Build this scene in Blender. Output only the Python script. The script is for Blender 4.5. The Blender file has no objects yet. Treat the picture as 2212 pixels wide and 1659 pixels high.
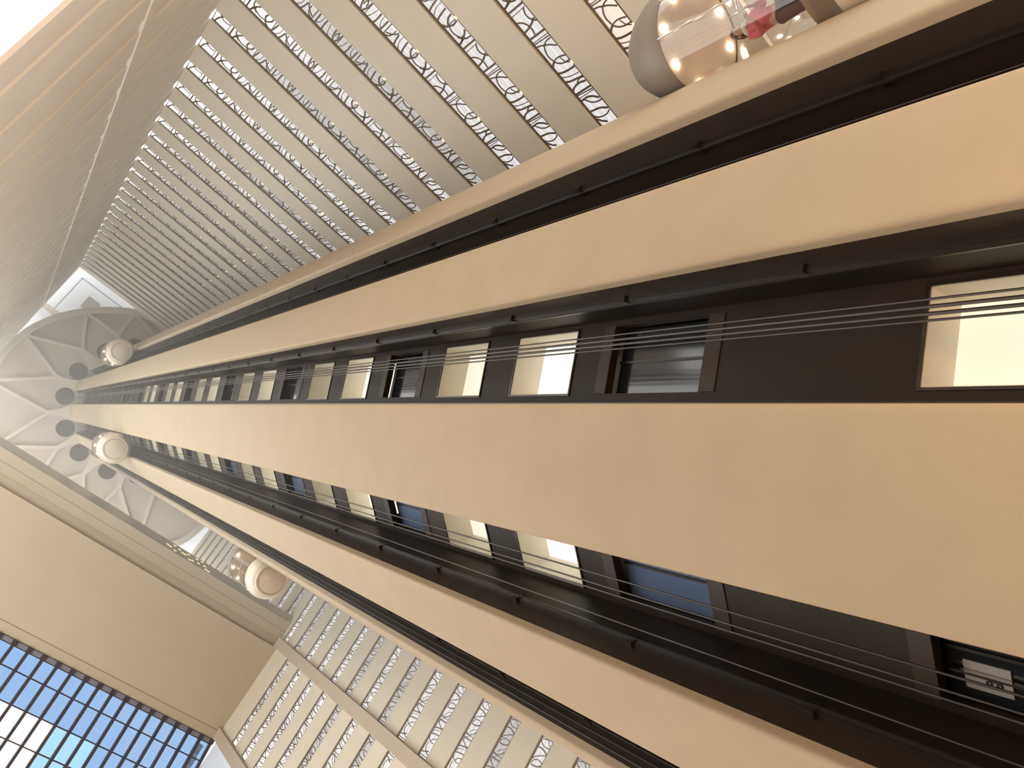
import bpy, bmesh, math, random
from mathutils import Vector, Matrix

random.seed(7)
scene = bpy.context.scene
COL = scene.collection
PI = math.pi

# ------------------------------------------------------------------ camera
# site axes: a runs along the galleries, b across the atrium, z up from the lens
EYE = 1.6
def W(a, b, z):
    return Vector((b, a, z + EYE))

F_PX = 1694.24
AX_A = (0.67329681, 0.61030602, 0.4173703)     # site axis a seen in lens axes (right, down, forward)
AX_B = (0.50406098, -0.79186696, 0.34477421)
AX_V = (-0.54091952, 0.02175529, 0.84079294)
cam_data = bpy.data.cameras.new('camera')
cam = bpy.data.objects.new('camera', cam_data)
COL.objects.link(cam)
right = Vector((AX_B[0], AX_A[0], AX_V[0]))
up = -Vector((AX_B[1], AX_A[1], AX_V[1]))
fwd = Vector((AX_B[2], AX_A[2], AX_V[2]))
m = Matrix((right, up, -fwd)).transposed().to_4x4()
m.translation = W(0, 0, 0)
cam.matrix_world = m
cam_data.sensor_fit = 'HORIZONTAL'
cam_data.sensor_width = 36.0
cam_data.lens = F_PX / 2212.0 * 36.0
cam_data.clip_end = 600
scene.camera = cam

# ------------------------------------------------------------------ world, exposure
world = bpy.data.worlds.new('sky')
scene.world = world
world.use_nodes = True
nt = world.node_tree
nt.nodes.clear()
n_out = nt.nodes.new('ShaderNodeOutputWorld')
n_bg = nt.nodes.new('ShaderNodeBackground')
n_tc = nt.nodes.new('ShaderNodeTexCoord')
n_no = nt.nodes.new('ShaderNodeTexNoise')
n_no.inputs['Scale'].default_value = 2.2
n_no.inputs['Detail'].default_value = 5
n_rp = nt.nodes.new('ShaderNodeValToRGB')
n_rp.color_ramp.elements[0].position = 0.42
n_rp.color_ramp.elements[0].color = (0.84, 0.89, 0.92, 1)
n_rp.color_ramp.elements[1].position = 0.60
n_rp.color_ramp.elements[1].color = (1.0, 0.945, 0.85, 1)
nt.links.new(n_tc.outputs['Generated'], n_no.inputs['Vector'])
nt.links.new(n_no.outputs['Fac'], n_rp.inputs['Fac'])
nt.links.new(n_rp.outputs['Color'], n_bg.inputs['Color'])
n_bg.inputs['Strength'].default_value = SKY_STRENGTH = 1.85
nt.links.new(n_bg.outputs['Background'], n_out.inputs['Surface'])

scene.view_settings.view_transform = 'Standard'
scene.view_settings.look = 'None'
scene.view_settings.gamma = 1.0
scene.view_settings.use_curve_mapping = False
scene.view_settings.exposure = 0.84

scene.cycles.max_bounces = 6
scene.cycles.diffuse_bounces = 4
scene.cycles.volume_bounces = 0
scene.cycles.adaptive_threshold = 0.06

UPLIGHT_POWER = 165.0
UPLIGHT_COLOR = (1.0, 0.64, 0.33)

HAZE = 0.0068
# ------------------------------------------------------------------ materials
MATS = {}
def mat(name, color, rough=0.6, metal=0.0, noise=0.0, nscale=3.0, bump=0.0, bscale=60.0, spec=0.5, emit=None, estr=0.0, coat=0.0):
    if name in MATS:
        return MATS[name]
    mt = bpy.data.materials.new(name)
    mt.use_nodes = True
    t = mt.node_tree
    b = t.nodes['Principled BSDF']
    b.inputs['Base Color'].default_value = (*color, 1)
    b.inputs['Roughness'].default_value = rough
    b.inputs['Metallic'].default_value = metal
    b.inputs['Specular IOR Level'].default_value = spec
    if coat:
        b.inputs['Coat Weight'].default_value = coat
        b.inputs['Coat Roughness'].default_value = 0.08
    if emit:
        b.inputs['Emission Color'].default_value = (*emit, 1)
        b.inputs['Emission Strength'].default_value = estr
    tc = None
    if noise or bump:
        tc = t.nodes.new('ShaderNodeNewGeometry')
    if noise:
        no = t.nodes.new('ShaderNodeTexNoise')
        no.inputs['Scale'].default_value = nscale
        no.inputs['Detail'].default_value = 6
        t.links.new(tc.outputs['Position'], no.inputs['Vector'])
        rp = t.nodes.new('ShaderNodeValToRGB')
        lo = [max(0, c * (1 - noise)) for c in color]
        hi = [min(1, c * (1 + noise)) for c in color]
        rp.color_ramp.elements[0].position = 0.3
        rp.color_ramp.elements[0].color = (*lo, 1)
        rp.color_ramp.elements[1].position = 0.7
        rp.color_ramp.elements[1].color = (*hi, 1)
        t.links.new(no.outputs['Fac'], rp.inputs['Fac'])
        t.links.new(rp.outputs['Color'], b.inputs['Base Color'])
    if bump:
        nb = t.nodes.new('ShaderNodeTexNoise')
        nb.inputs['Scale'].default_value = bscale
        nb.inputs['Detail'].default_value = 3
        t.links.new(tc.outputs['Position'], nb.inputs['Vector'])
        bp = t.nodes.new('ShaderNodeBump')
        bp.inputs['Strength'].default_value = bump
        bp.inputs['Distance'].default_value = 0.01
        t.links.new(nb.outputs['Fac'], bp.inputs['Height'])
        t.links.new(bp.outputs['Normal'], b.inputs['Normal'])
    MATS[name] = mt
    return mt

def tinted_glass(name, tint, gloss=0.06, rough=0.02):
    """thin architectural glass: tinted see-through pane with a weak mirror on top"""
    mt = bpy.data.materials.new(name)
    mt.use_nodes = True
    t = mt.node_tree
    t.nodes.clear()
    o = t.nodes.new('ShaderNodeOutputMaterial')
    tr = t.nodes.new('ShaderNodeBsdfTransparent')
    tr.inputs['Color'].default_value = (*tint, 1)
    gl = t.nodes.new('ShaderNodeBsdfGlossy')
    gl.inputs['Roughness'].default_value = rough
    fr = t.nodes.new('ShaderNodeFresnel')
    fr.inputs['IOR'].default_value = 1.45
    ma = t.nodes.new('ShaderNodeMath')
    ma.operation = 'MULTIPLY'
    ma.inputs[1].default_value = gloss / 0.04
    mx = t.nodes.new('ShaderNodeMixShader')
    t.links.new(fr.outputs[0], ma.inputs[0])
    mi = t.nodes.new('ShaderNodeMath')
    mi.operation = 'MINIMUM'
    mi.inputs[1].default_value = 0.35
    t.links.new(ma.outputs[0], mi.inputs[0])
    t.links.new(mi.outputs[0], mx.inputs[0])
    t.links.new(tr.outputs[0], mx.inputs[1])
    t.links.new(gl.outputs[0], mx.inputs[2])
    t.links.new(mx.outputs[0], o.inputs['Surface'])
    MATS[name] = mt
    return mt

M_TOWER = mat('tower_plaster', (0.45, 0.355, 0.236), 0.75, noise=0.035, nscale=1.3, bump=0.12, bscale=45)
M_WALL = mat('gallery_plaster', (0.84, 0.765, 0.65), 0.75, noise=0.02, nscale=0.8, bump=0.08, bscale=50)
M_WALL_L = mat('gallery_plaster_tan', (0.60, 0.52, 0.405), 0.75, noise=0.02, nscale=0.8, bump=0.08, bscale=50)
M_WALL_2 = mat('gallery_plaster_glare', (0.90, 0.85, 0.775), 0.75, noise=0.02, nscale=0.8)  # gallery plaster with veiling glare lifted into its base colour
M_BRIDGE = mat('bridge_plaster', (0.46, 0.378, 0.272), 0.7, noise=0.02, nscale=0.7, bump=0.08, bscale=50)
M_GREY = mat('bridge_metal_edge', (0.42, 0.38, 0.31), 0.28, metal=0.55)
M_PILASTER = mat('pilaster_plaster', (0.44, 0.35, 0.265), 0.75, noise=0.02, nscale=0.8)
M_SHAFT = mat('shaft_bronze_panel', (0.036, 0.025, 0.018), 0.55, noise=0.15, nscale=1.5, spec=0.25)
M_SHAFT2 = mat('shaft_bronze_frame', (0.062, 0.045, 0.034), 0.5, spec=0.3)
M_STEEL = mat('dark_steel', (0.065, 0.055, 0.05), 0.3, metal=0.7)
M_CABLE = mat('steel_cable', (0.06, 0.05, 0.045), 0.4, metal=0.5)
M_DGLASS = mat('dark_door_glass', (0.02, 0.022, 0.028), 0.12, spec=0.8)
M_REFLGLASS = mat('door_glass_blue_reflection', (0.13, 0.19, 0.33), 0.22, spec=0.7)  # skylight reflection put into the base colour of one shaft's doors
M_REVEAL = mat('pale_reveal', (0.72, 0.68, 0.58), 0.6)
M_IRON = mat('wrought_iron', (0.17, 0.135, 0.105), 0.5, metal=0.3)
M_CEIL = mat('ceiling_grey', (0.56, 0.48, 0.405), 0.8, noise=0.02, nscale=0.5)
M_RIB = mat('ceiling_rib_white', (0.68, 0.61, 0.54), 0.7)
M_ROOF = mat('roof_white', (0.85, 0.86, 0.88), 0.8)
M_HOLE = mat('shaft_hole_dark', (0.20, 0.165, 0.135), 0.9)
M_LINE = mat('roof_seam', (0.30, 0.31, 0.33), 0.7)
M_HATCH = mat('roof_hatch_grey', (0.40, 0.38, 0.34), 0.8)
M_WHITEWALL = mat('white_end_wall', (0.70, 0.72, 0.78), 0.8)
M_CORR = mat('corridor_white', (0.78, 0.78, 0.78), 0.7)
M_MULL = mat('mullion_bronze', (0.055, 0.045, 0.05), 0.35, metal=0.3)
M_VENT = mat('skylight_vent_grey', (0.20, 0.20, 0.24), 0.5)
M_GLASS_B = tinted_glass('blue_tinted_glass', (0.335, 0.43, 0.56), 0.05)
M_GLASS_B2 = tinted_glass('pale_blue_glass', (0.395, 0.525, 0.645), 0.05)
M_GLASS_C = tinted_glass('clear_glass', (0.93, 0.96, 0.97), 0.05)
M_GLASS_P = tinted_glass('car_glass', (0.82, 0.80, 0.77), 0.09)
M_CREAM = mat('car_cream_shell', (0.66, 0.57, 0.44), 0.35, coat=0.4)
M_TAUPE = mat('car_taupe_dome', (0.24, 0.20, 0.17), 0.45)
M_CARIN = mat('car_interior_beige', (0.60, 0.48, 0.36), 0.5)
M_CHROME = mat('chrome_rail', (0.75, 0.72, 0.68), 0.15, metal=1.0)
M_BULB = mat('car_lamp', (1, 1, 1), 0.4, emit=(1.0, 0.88, 0.68), estr=18.0)
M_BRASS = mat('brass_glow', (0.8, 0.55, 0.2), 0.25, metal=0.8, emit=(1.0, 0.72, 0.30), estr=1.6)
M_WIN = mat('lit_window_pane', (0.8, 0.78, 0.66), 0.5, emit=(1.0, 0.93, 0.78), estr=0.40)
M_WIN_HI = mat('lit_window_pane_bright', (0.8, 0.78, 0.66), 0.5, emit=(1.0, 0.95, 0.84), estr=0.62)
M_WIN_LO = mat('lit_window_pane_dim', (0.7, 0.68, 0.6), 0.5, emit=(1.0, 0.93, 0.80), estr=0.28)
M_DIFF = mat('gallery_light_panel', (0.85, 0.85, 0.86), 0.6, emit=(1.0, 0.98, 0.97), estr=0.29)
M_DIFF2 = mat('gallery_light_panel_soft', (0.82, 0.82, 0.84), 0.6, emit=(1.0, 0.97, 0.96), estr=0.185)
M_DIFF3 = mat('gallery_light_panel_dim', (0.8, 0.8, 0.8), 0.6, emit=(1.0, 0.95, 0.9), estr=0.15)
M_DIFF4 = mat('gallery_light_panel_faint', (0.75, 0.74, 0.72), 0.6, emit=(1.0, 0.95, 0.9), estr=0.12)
M_DIFF0 = mat('gallery_panel_unlit_glow', (0.62, 0.58, 0.54), 0.6, emit=(1.0, 0.95, 0.9), estr=0.09)  # unlit panels; faint emission greys them as haze would
M_FLOOR = mat('lobby_carpet', (0.42, 0.26, 0.16), 0.9, noise=0.25, nscale=0.6)
M_CONC = mat('facade_concrete', (0.75, 0.56, 0.42), 0.8, noise=0.08, nscale=2)
M_SIGN = mat('sign_plate_grey', (0.45, 0.43, 0.42), 0.5)
M_BLACK = mat('sign_black', (0.02, 0.02, 0.02), 0.5)
M_PINK = mat('pink_knit', (0.62, 0.10, 0.16), 0.8, noise=0.12, nscale=25)
M_DARKCLOTH = mat('dark_trousers', (0.10, 0.045, 0.05), 0.85)
M_WHITECLOTH = mat('pale_grey_scarf', (0.60, 0.60, 0.55), 0.85)
M_GREYCLOTH = mat('grey_jacket', (0.17, 0.15, 0.14), 0.85)
M_SKIN = mat('skin', (0.55, 0.34, 0.24), 0.55)
M_HAIR = mat('dark_hair', (0.035, 0.025, 0.02), 0.5)
M_LAMPBODY = mat('added_uplight_housing', (0.05, 0.045, 0.04), 0.4, metal=0.5)
M_LAMPLENS = mat('added_uplight_lens', (1, 0.9, 0.7), 0.4, emit=(1.0, 0.75, 0.45), estr=6.0)

# ------------------------------------------------------------------ helpers
def link(name, mesh, m=None, parent=None):
    o = bpy.data.objects.new(name, mesh)
    COL.objects.link(o)
    if m is not None and not mesh.materials:
        mesh.materials.append(m)
    if parent is not None:
        o.parent = parent
    return o

def empty(name, loc=(0, 0, 0), rz=0.0, parent=None):
    o = bpy.data.objects.new(name, None)
    COL.objects.link(o)
    o.location = loc
    o.rotation_euler = (0, 0, rz)
    o.empty_display_size = 0.3
    if parent is not None:
        o.parent = parent
    return o

def tag(o, label=None, cat=None, group=None, kind=None):
    if label: o['label'] = label
    if cat: o['category'] = cat
    if group: o['group'] = group
    if kind: o['kind'] = kind
    return o

class MB:
    """collects verts and faces of one mesh"""
    def __init__(s):
        s.v, s.f = [], []
    def quad(s, a, b, c, d):
        i = len(s.v)
        s.v += [tuple(a), tuple(b), tuple(c), tuple(d)]
        s.f.append((i, i + 1, i + 2, i + 3))
        return s
    def box(s, lo, hi):
        (x0, y0, z0), (x1, y1, z1) = lo, hi
        i = len(s.v)
        s.v += [(x0, y0, z0), (x1, y0, z0), (x1, y1, z0), (x0, y1, z0), (x0, y0, z1), (x1, y0, z1), (x1, y1, z1), (x0, y1, z1)]
        for f in ((0, 3, 2, 1), (4, 5, 6, 7), (0, 1, 5, 4), (1, 2, 6, 5), (2, 3, 7, 6), (3, 0, 4, 7)):
            s.f.append(tuple(i + k for k in f))
        return s
    def sbox(s, a0, a1, b0, b1, z0, z1):      # box in site axes
        return s.box((min(b0, b1), min(a0, a1), z0 + EYE), (max(b0, b1), max(a0, a1), z1 + EYE))
    def prism(s, poly, z0, z1):               # poly counter-clockwise in xy
        n = len(poly)
        i = len(s.v)
        s.v += [(x, y, z0) for x, y in poly] + [(x, y, z1) for x, y in poly]
        s.f.append(tuple(i + k for k in reversed(range(n))))
        s.f.append(tuple(i + n + k for k in range(n)))
        for k in range(n):
            j = (k + 1) % n
            s.f.append((i + k, i + j, i + n + j, i + n + k))
        return s
    def lathe(s, prof, n=32, a0=0.0, a1=2 * PI, cx=0.0, cy=0.0):
        full = abs(a1 - a0 - 2 * PI) < 1e-6
        m_ = n if full else n + 1
        i = len(s.v)
        for r, z in prof:
            for k in range(m_):
                t = a0 + (a1 - a0) * k / n
                s.v.append((cx + r * math.sin(t), cy + r * math.cos(t), z))
        for p in range(len(prof) - 1):
            for k in range(n):
                k2 = (k + 1) % m_
                s.f.append((i + p * m_ + k, i + p * m_ + k2, i + (p + 1) * m_ + k2, i + (p + 1) * m_ + k))
        return s
    def tube(s, pts, r, n=8):
        pts = [Vector(p) for p in pts]
        i = len(s.v)
        for k, p in enumerate(pts):
            d = (pts[min(k + 1, len(pts) - 1)] - pts[max(k - 1, 0)]).normalized()
            ref = Vector((0, 0, 1)) if abs(d.z) < 0.9 else Vector((1, 0, 0))
            u = d.cross(ref).normalized()
            w = d.cross(u).normalized()
            for q in range(n):
                t = 2 * PI * q / n
                s.v.append(tuple(p + u * (r * math.cos(t)) + w * (r * math.sin(t))))
        for k in range(len(pts) - 1):
            for q in range(n):
                q2 = (q + 1) % n
                s.f.append((i + k * n + q, i + k * n + q2, i + (k + 1) * n + q2, i + (k + 1) * n + q))
        s.f.append(tuple(i + q for q in reversed(range(n))))
        s.f.append(tuple(i + (len(pts) - 1) * n + q for q in range(n)))
        return s
    def ribbon(s, pts, w, y0, y1):
        """flat bar swept along 2-D points (x, z), from y0 to y1 deep"""
        n = len(pts)
        i = len(s.v)
        for k in range(n):
            x0, z0 = pts[max(k - 1, 0)]
            x1, z1 = pts[min(k + 1, n - 1)]
            dx, dz = x1 - x0, z1 - z0
            l = math.hypot(dx, dz) or 1e-6
            nx, nz = -dz / l * w / 2, dx / l * w / 2
            x, z = pts[k]
            s.v += [(x + nx, y0, z + nz), (x - nx, y0, z - nz), (x - nx, y1, z - nz), (x + nx, y1, z + nz)]
        for k in range(n - 1):
            for q in range(4):
                q2 = (q + 1) % 4
                s.f.append((i + k * 4 + q, i + k * 4 + q2, i + (k + 1) * 4 + q2, i + (k + 1) * 4 + q))
        s.f.append((i, i + 1, i + 2, i + 3))
        j = i + (n - 1) * 4
        s.f.append((j + 3, j + 2, j + 1, j))
        return s
    def mesh(s, name, m=None, smooth=False):
        me = bpy.data.meshes.new(name)
        me.from_pydata(s.v, [], s.f)
        bm = bmesh.new()
        bm.from_mesh(me)
        bmesh.ops.recalc_face_normals(bm, faces=bm.faces)
        bm.to_mesh(me)
        bm.free()
        if smooth:
            me.polygons.foreach_set('use_smooth', [True] * len(me.polygons))
            me.set_sharp_from_angle(angle=math.radians(38))
        if m:
            me.materials.append(m)
        return me
    def build(s, name, m=None, parent=None, smooth=False):
        return link(name, s.mesh(name, m, smooth), None, parent)

def smooth_line(pts, sub=4):
    """Catmull-Rom through 2-D points"""
    if len(pts) < 3:
        return list(pts)
    out = []
    P = [pts[0]] + list(pts) + [pts[-1]]
    for k in range(1, len(P) - 2):
        p0, p1, p2, p3 = P[k - 1], P[k], P[k + 1], P[k + 2]
        for q in range(sub):
            t = q / sub
            out.append(tuple(0.5 * ((2 * p1[d]) + (-p0[d] + p2[d]) * t + (2 * p0[d] - 5 * p1[d] + 4 * p2[d] - p3[d]) * t * t
                             + (-p0[d] + 3 * p1[d] - 3 * p2[d] + p3[d]) * t ** 3) for d in (0, 1)))
    out.append(tuple(pts[-1]))
    return out

ONES = 'zeroth first second third fourth fifth sixth seventh eighth ninth tenth eleventh twelfth thirteenth fourteenth fifteenth sixteenth seventeenth eighteenth nineteenth'.split()
TENS = {20: 'twentieth', 30: 'thirtieth'}
def ordinal(n):
    if n < 20: return ONES[n]
    if n % 10 == 0: return TENS[n]
    return {2: 'twenty', 3: 'thirty'}[n // 10] + '-' + ONES[n % 10]

Z_ROOF = 100.2            # height of the ceiling disc above the lens
Z_FLOOR = -EYE
B_R = 16.31               # gallery wall on the right (plane b = B_R)
A_2 = -3.95               # gallery wall turning the corner (plane a = A_2)
A_L = 25.7                # gallery wall behind the tower (plane a = A_L)
PITCH_R, SLOT_R = 2.70, 18.18
PITCH_L, SLOT_L = 2.647, 57.98
OPEN = 0.92
TC = (10.627, 7.04)       # tower axis (a, b)
R_FIN = 6.884
PER = 360.0 / 7
TH0 = 218.03
W_WIDE, W_NARROW = 7.50, 5.523
GAP = (PER / 2 - W_WIDE - W_NARROW) / 2
PAT_R = [(2,[(4.76,0.12),(4.72,0.28),(4.71,0.48),(4.76,0.65),(4.83,0.61),(4.9,0.5),(4.94,0.33),(4.94,0.1)]),
 (1,[(4.74,0.36),(4.85,0.32),(4.95,0.26),(5.02,0.09)]),
 (2,[(4.11,0.13),(4.12,0.32),(4.17,0.47),(4.25,0.59),(4.4,0.68),(4.56,0.71),(4.73,0.67)]),
 (3,[(4.76,0.66),(4.84,0.8),(4.94,0.9),(5.07,0.96)]),
 (2,[(4.13,0.97),(4.15,0.7),(4.2,0.54),(4.26,0.36),(4.39,0.13)]),
 (3,[(3.84,0.89),(3.82,0.12)]),
 (1,[(3.98,0.96),(3.96,0.12)]),
 (3,[(3.59,0.9),(3.57,0.68),(3.52,0.47),(3.47,0.32),(3.39,0.14)]),
 (2,[(3,0.21),(3.13,0.3),(3.27,0.32),(3.39,0.25),(3.49,0.11)]),
 (2,[(3.25,0.92),(3.26,0.79),(3.32,0.66),(3.41,0.57),(3.52,0.51),(3.67,0.51),(3.79,0.55)]),
 (3,[(2.89,0.9),(2.87,0.12)]),
 (1,[(3.03,0.93),(2.99,0.14)]),
 (3,[(2.72,0.91),(2.7,0.73),(2.64,0.56),(2.57,0.42)]),
 (2,[(2.49,0.68),(2.63,0.53),(2.71,0.29)]),
 (3,[(5.11,0.93),(5.17,0.71),(5.19,0.4),(5.18,0.12)]),
 (1,[(5.27,0.92),(5.34,0.72),(5.39,0.43),(5.4,0.13)]),
 (3,[(5.46,0.92),(5.52,0.67),(5.54,0.38),(5.56,0.1)]),
 (3,[(5.86,0.93),(5.77,0.76),(5.71,0.57),(5.69,0.37),(5.72,0.13)]),
 (2,[(5.66,0.46),(5.61,0.38),(5.57,0.24),(5.58,0.11)]),
 (3,[(5.97,0.91),(5.93,0.1)]),
 (1,[(6.13,0.89),(6.08,0.12)]),
 (3,[(6.24,0.92),(6.21,0.72),(6.2,0.5),(6.26,0.31),(6.38,0.13)]),
 (2,[(6.23,0.7),(6.33,0.62),(6.42,0.5),(6.47,0.3),(6.46,0.11)]),
 (3,[(6.66,0.82),(6.67,0.6),(6.69,0.38),(6.79,0.12)]),
 (2,[(6.87,0.14),(6.95,0.32),(6.97,0.53),(6.94,0.71),(6.86,0.84),(6.75,0.93)]),
 (3,[(6.93,0.88),(7.04,0.77),(7.13,0.65),(7.18,0.52)]),
 (3,[(2.71,0.8),(2.66,0.56),(2.57,0.33),(2.46,0.15)]),
 (2,[(2.11,0.62),(2.28,0.69),(2.45,0.64),(2.62,0.5),(2.69,0.35),(2.71,0.13)]),
 (3,[(1.86,0.16),(1.89,0.36),(1.97,0.52),(2.05,0.61),(2.12,0.51),(2.14,0.35),(2.1,0.16)]),
 (3,[(1.92,0.86),(2.03,0.75),(2.1,0.62)]),
 (3,[(1.74,0.87),(1.68,0.58),(1.63,0.17)]),
 (1,[(1.59,0.88),(1.47,0.61),(1.43,0.38),(1.42,0.15)]),
 (3,[(1.38,0.85),(1.32,0.56),(1.28,0.24)]),
 (2,[(0.91,0.85),(1.06,0.74),(1.13,0.49),(1.13,0.21)]),
 (2,[(0.94,0.69),(1.1,0.52),(1.2,0.36),(1.24,0.17)]),
 (3,[(0.75,0.86),(0.75,0.17)]),
 (2,[(0.9,0.85),(0.88,0.14)]),
 (1,[(0.71,0.76),(0.61,0.54),(0.57,0.15)]),
 (3,[(0.44,0.85),(0.46,0.57),(0.45,0.16)]),
 (1,[(0.16,0.89),(0.24,0.58),(0.29,0.17)]),
 (3,[(-0.07,0.85),(0.01,0.53),(0.04,0.16)]),
 (2,[(-0.05,0.52),(-0.05,0.33),(-0.11,0.16)])]
PAT_L = [(2,[(0.23,0.79),(0.31,0.45),(0.33,-0.01)]),
 (2,[(0.2,0.89),(0.06,0.71),(-0.02,0.46),(-0,0.12)]),
 (1,[(0.29,0.4),(0.15,0.22),(0.11,0.06)]),
 (3,[(-0.16,0.87),(-0.14,0.52),(-0.24,0.16),(-0.31,-0)]),
 (2,[(-0.7,0.84),(-0.51,0.61),(-0.31,0.09)]),
 (2,[(-0.89,0.75),(-0.75,0.72),(-0.63,0.47),(-0.67,0.12)]),
 (3,[(-0.94,0.76),(-0.92,0.4),(-0.8,0.1),(-0.68,0.11)]),
 (2,[(-1.42,0.91),(-1.44,0.51),(-1.33,0.25),(-1.17,0.12)]),
 (1,[(-1.35,0.61),(-1.19,0.47),(-1.05,0.13)]),
 (2,[(-1.48,0.9),(-1.47,0.09)]),
 (2,[(-1.64,0.91),(-1.62,0.05)]),
 (2,[(-1.74,0.83),(-1.89,0.55),(-1.98,0.27),(-1.97,0.09)]),
 (1,[(-1.86,0.72),(-1.62,0.67),(-1.52,0.48)]),
 (3,[(-2.13,0.86),(-2.05,0.5),(-2.02,0.09)]),
 (1,[(-2.33,0.81),(-2.2,0.58),(-2.14,0.14)]),
 (3,[(-2.48,0.89),(-2.4,0.54),(-2.36,0.11)]),
 (2,[(-2.56,0.93),(-2.72,0.77),(-2.83,0.48),(-2.83,0.16)]),
 (2,[(-2.82,0.55),(-2.65,0.43),(-2.57,0.09)]),
 (2,[(-2.86,0.64),(-3.09,0.68),(-3.3,0.52),(-3.43,0.15)]),
 (3,[(-3.43,0.93),(-3.38,0.6),(-3.25,0.23)]),
 (2,[(-3.58,0.88),(-3.56,0.11)])]

# ================================================================== SETTING
# ------------------------------------------------------------------ floor and outer walls
fl = MB().sbox(-14, 40, -27, 24, Z_FLOOR - 0.3, Z_FLOOR).build('floor', M_FLOOR)
tag(fl, 'brown patterned lobby carpet at the foot of the tower', kind='structure')
# glazed outer sides of the lobby: daylight comes in between slim posts
def facade(name, label, pts, z1):
    root = tag(empty(name, pts[0]), label, kind='structure')
    for k, p in enumerate(pts):
        mb = MB().box((p.x - 0.12, p.y - 0.12, 0), (p.x + 0.12, p.y + 0.12, z1))
        mb.v = [tuple(Vector(q) - root.location) for q in mb.v]
        mb.build('post', M_MULL, root)
w_ = MB().sbox(-14, 9, -27.3, -27, Z_FLOOR, 16.0).sbox(9, 40, -27.3, -27, Z_FLOOR, 57.0).build('wall_far_blocker', M_WALL)  # unseen wall, stepped in height to cut daylight from this side
tag(w_, 'unseen beige lobby wall shaped to cut daylight under the sloping skylight', kind='structure')
w_ = MB().sbox(-14.3, -14, -27, 24, Z_FLOOR, 24.0).build('wall_back_blocker', M_WALL)  # unseen wall, raised to shade the lower atrium
tag(w_, 'unseen beige wall behind the lobby, raised to shade the lower atrium', kind='structure')
facade('window_facade', 'tall glazed street side of the atrium under the skylight', [W(-14 + 6 * k, -27, Z_FLOOR) for k in range(10)], 58.0)
facade('window_lobby', 'glazed lobby side beyond the corner gallery wall', [W(-14, -27 + 6 * k, Z_FLOOR) for k in range(8)], 18.0)

# ------------------------------------------------------------------ gallery walls
def gallery_wall(name, axis, plane, lo, hi, slots, first_bottom, top, outward, lit_upto, label, thin=False, M_WALL=M_WALL):
    """axis 'a': wall runs along a at b = plane; axis 'b': runs along b at a = plane.
       outward = +1 / -1: side of the plane on which the corridor lies."""
    root = tag(empty(name, W(plane if axis == 'b' else lo, plane if axis == 'a' else lo, first_bottom)), label, kind='structure')
    inv = Matrix.Translation(-root.location)
    def part(pname, mb, m):
        mb.v = [(x - root.location.x, y - root.location.y, z - root.location.z) for x, y, z in mb.v]
        return mb.build(pname, m, root)
    def bx(mb, u0, u1, d0, d1, z0, z1):
        d0, d1 = plane + outward * d0, plane + outward * d1
        if axis == 'a': mb.sbox(u0, u1, d0, d1, z0, z1)
        else: mb.sbox(d0, d1, u0, u1, z0, z1)
        return mb
    # parapet bands: below the first slot, then above every slot
    me_band = None
    segs = []
    z_prev = first_bottom
    for z in slots:
        segs.append((z_prev, z))
        z_prev = z + OPEN
    segs.append((z_prev, top))
    shared = {}
    for z0, z1 in segs:
        key = round(z1 - z0, 3)
        if key not in shared:
            mb = bx(MB(), lo, hi, 0.0, 0.10, z0, z1)
            # drip edge along the bottom of the band
            if not thin: bx(mb, lo, hi, -0.025, 0.0, z0, z0 + 0.045)
            mb.v = [(x - root.location.x, y - root.location.y, zz - z0 - EYE) for x, y, zz in mb.v]
            shared[key] = mb.mesh('parapet', M_WALL)
        o = link('parapet', shared[key], None, root)
        o.location = (0, 0, z0 - first_bottom)
    # corridor ceiling: three light strips per storey, and the floor slab above
    strip = None
    variants = {}
    for k, z in enumerate([] if thin else slots):
        zc = z + OPEN + 0.03
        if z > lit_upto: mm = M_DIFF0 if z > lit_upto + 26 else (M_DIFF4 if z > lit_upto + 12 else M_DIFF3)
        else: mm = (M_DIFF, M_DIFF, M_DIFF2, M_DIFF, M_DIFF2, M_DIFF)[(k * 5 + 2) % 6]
        if mm.name not in variants:
            mb = MB()
            for d0, d1 in ((0.10, 0.30), (0.32, 0.55), (0.57, 0.85), (0.87, 2.2)):
                bx(mb, lo, hi, d0, d1, 0, 0.05)
            mb.v = [(x - root.location.x, y - root.location.y, zz - EYE) for x, y, zz in mb.v]
            variants[mm.name] = mb.mesh('ceiling_light_strip', mm)
        o = link('ceiling_light_strip', variants[mm.name], None, root)
        o.location = (0, 0, zc - first_bottom)
    if thin:                                # blind recesses behind the bands
        part('recess_wall', bx(MB(), lo, hi, 0.06, 0.14, slots[0] - 0.15, top), M_WALL)
        return root
    mb = MB()
    for z in slots:
        bx(mb, lo, hi, 0.08, 2.3, z + OPEN + 0.10, z + OPEN + 0.40)
    part('corridor_slab', mb, M_CORR)
    part('corridor_wall', bx(MB(), lo, hi, 2.2, 2.35, first_bottom, top), M_CORR)
    return root

slots_R = [SLOT_R + PITCH_R * k for k in range(-1, 30)]
slots_2 = [SLOT_R + PITCH_R * k for k in range(0, 30)]
slots_L = [SLOT_L + PITCH_L * k for k in range(-16, 16)]
wall_r = gallery_wall('wall_right', 'a', B_R, A_2, 28.0, slots_R, 12.5, Z_ROOF, 1, 46.0, 'tall beige gallery wall with horizontal balcony bands above the passing elevator')
wall_2 = gallery_wall('wall_corner', 'b', A_2, 3.2, B_R, slots_2, 17.35, Z_ROOF, -1, 0.0, 'steeply foreshortened beige gallery wall around the corner', True, M_WALL_2)
wall_l = gallery_wall('wall_left', 'b', A_L, -12.0, B_R, slots_L, 14.0, Z_ROOF, 1, 90.0, 'beige gallery wall with scrollwork slots behind the tower', False, M_WALL_L)

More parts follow.
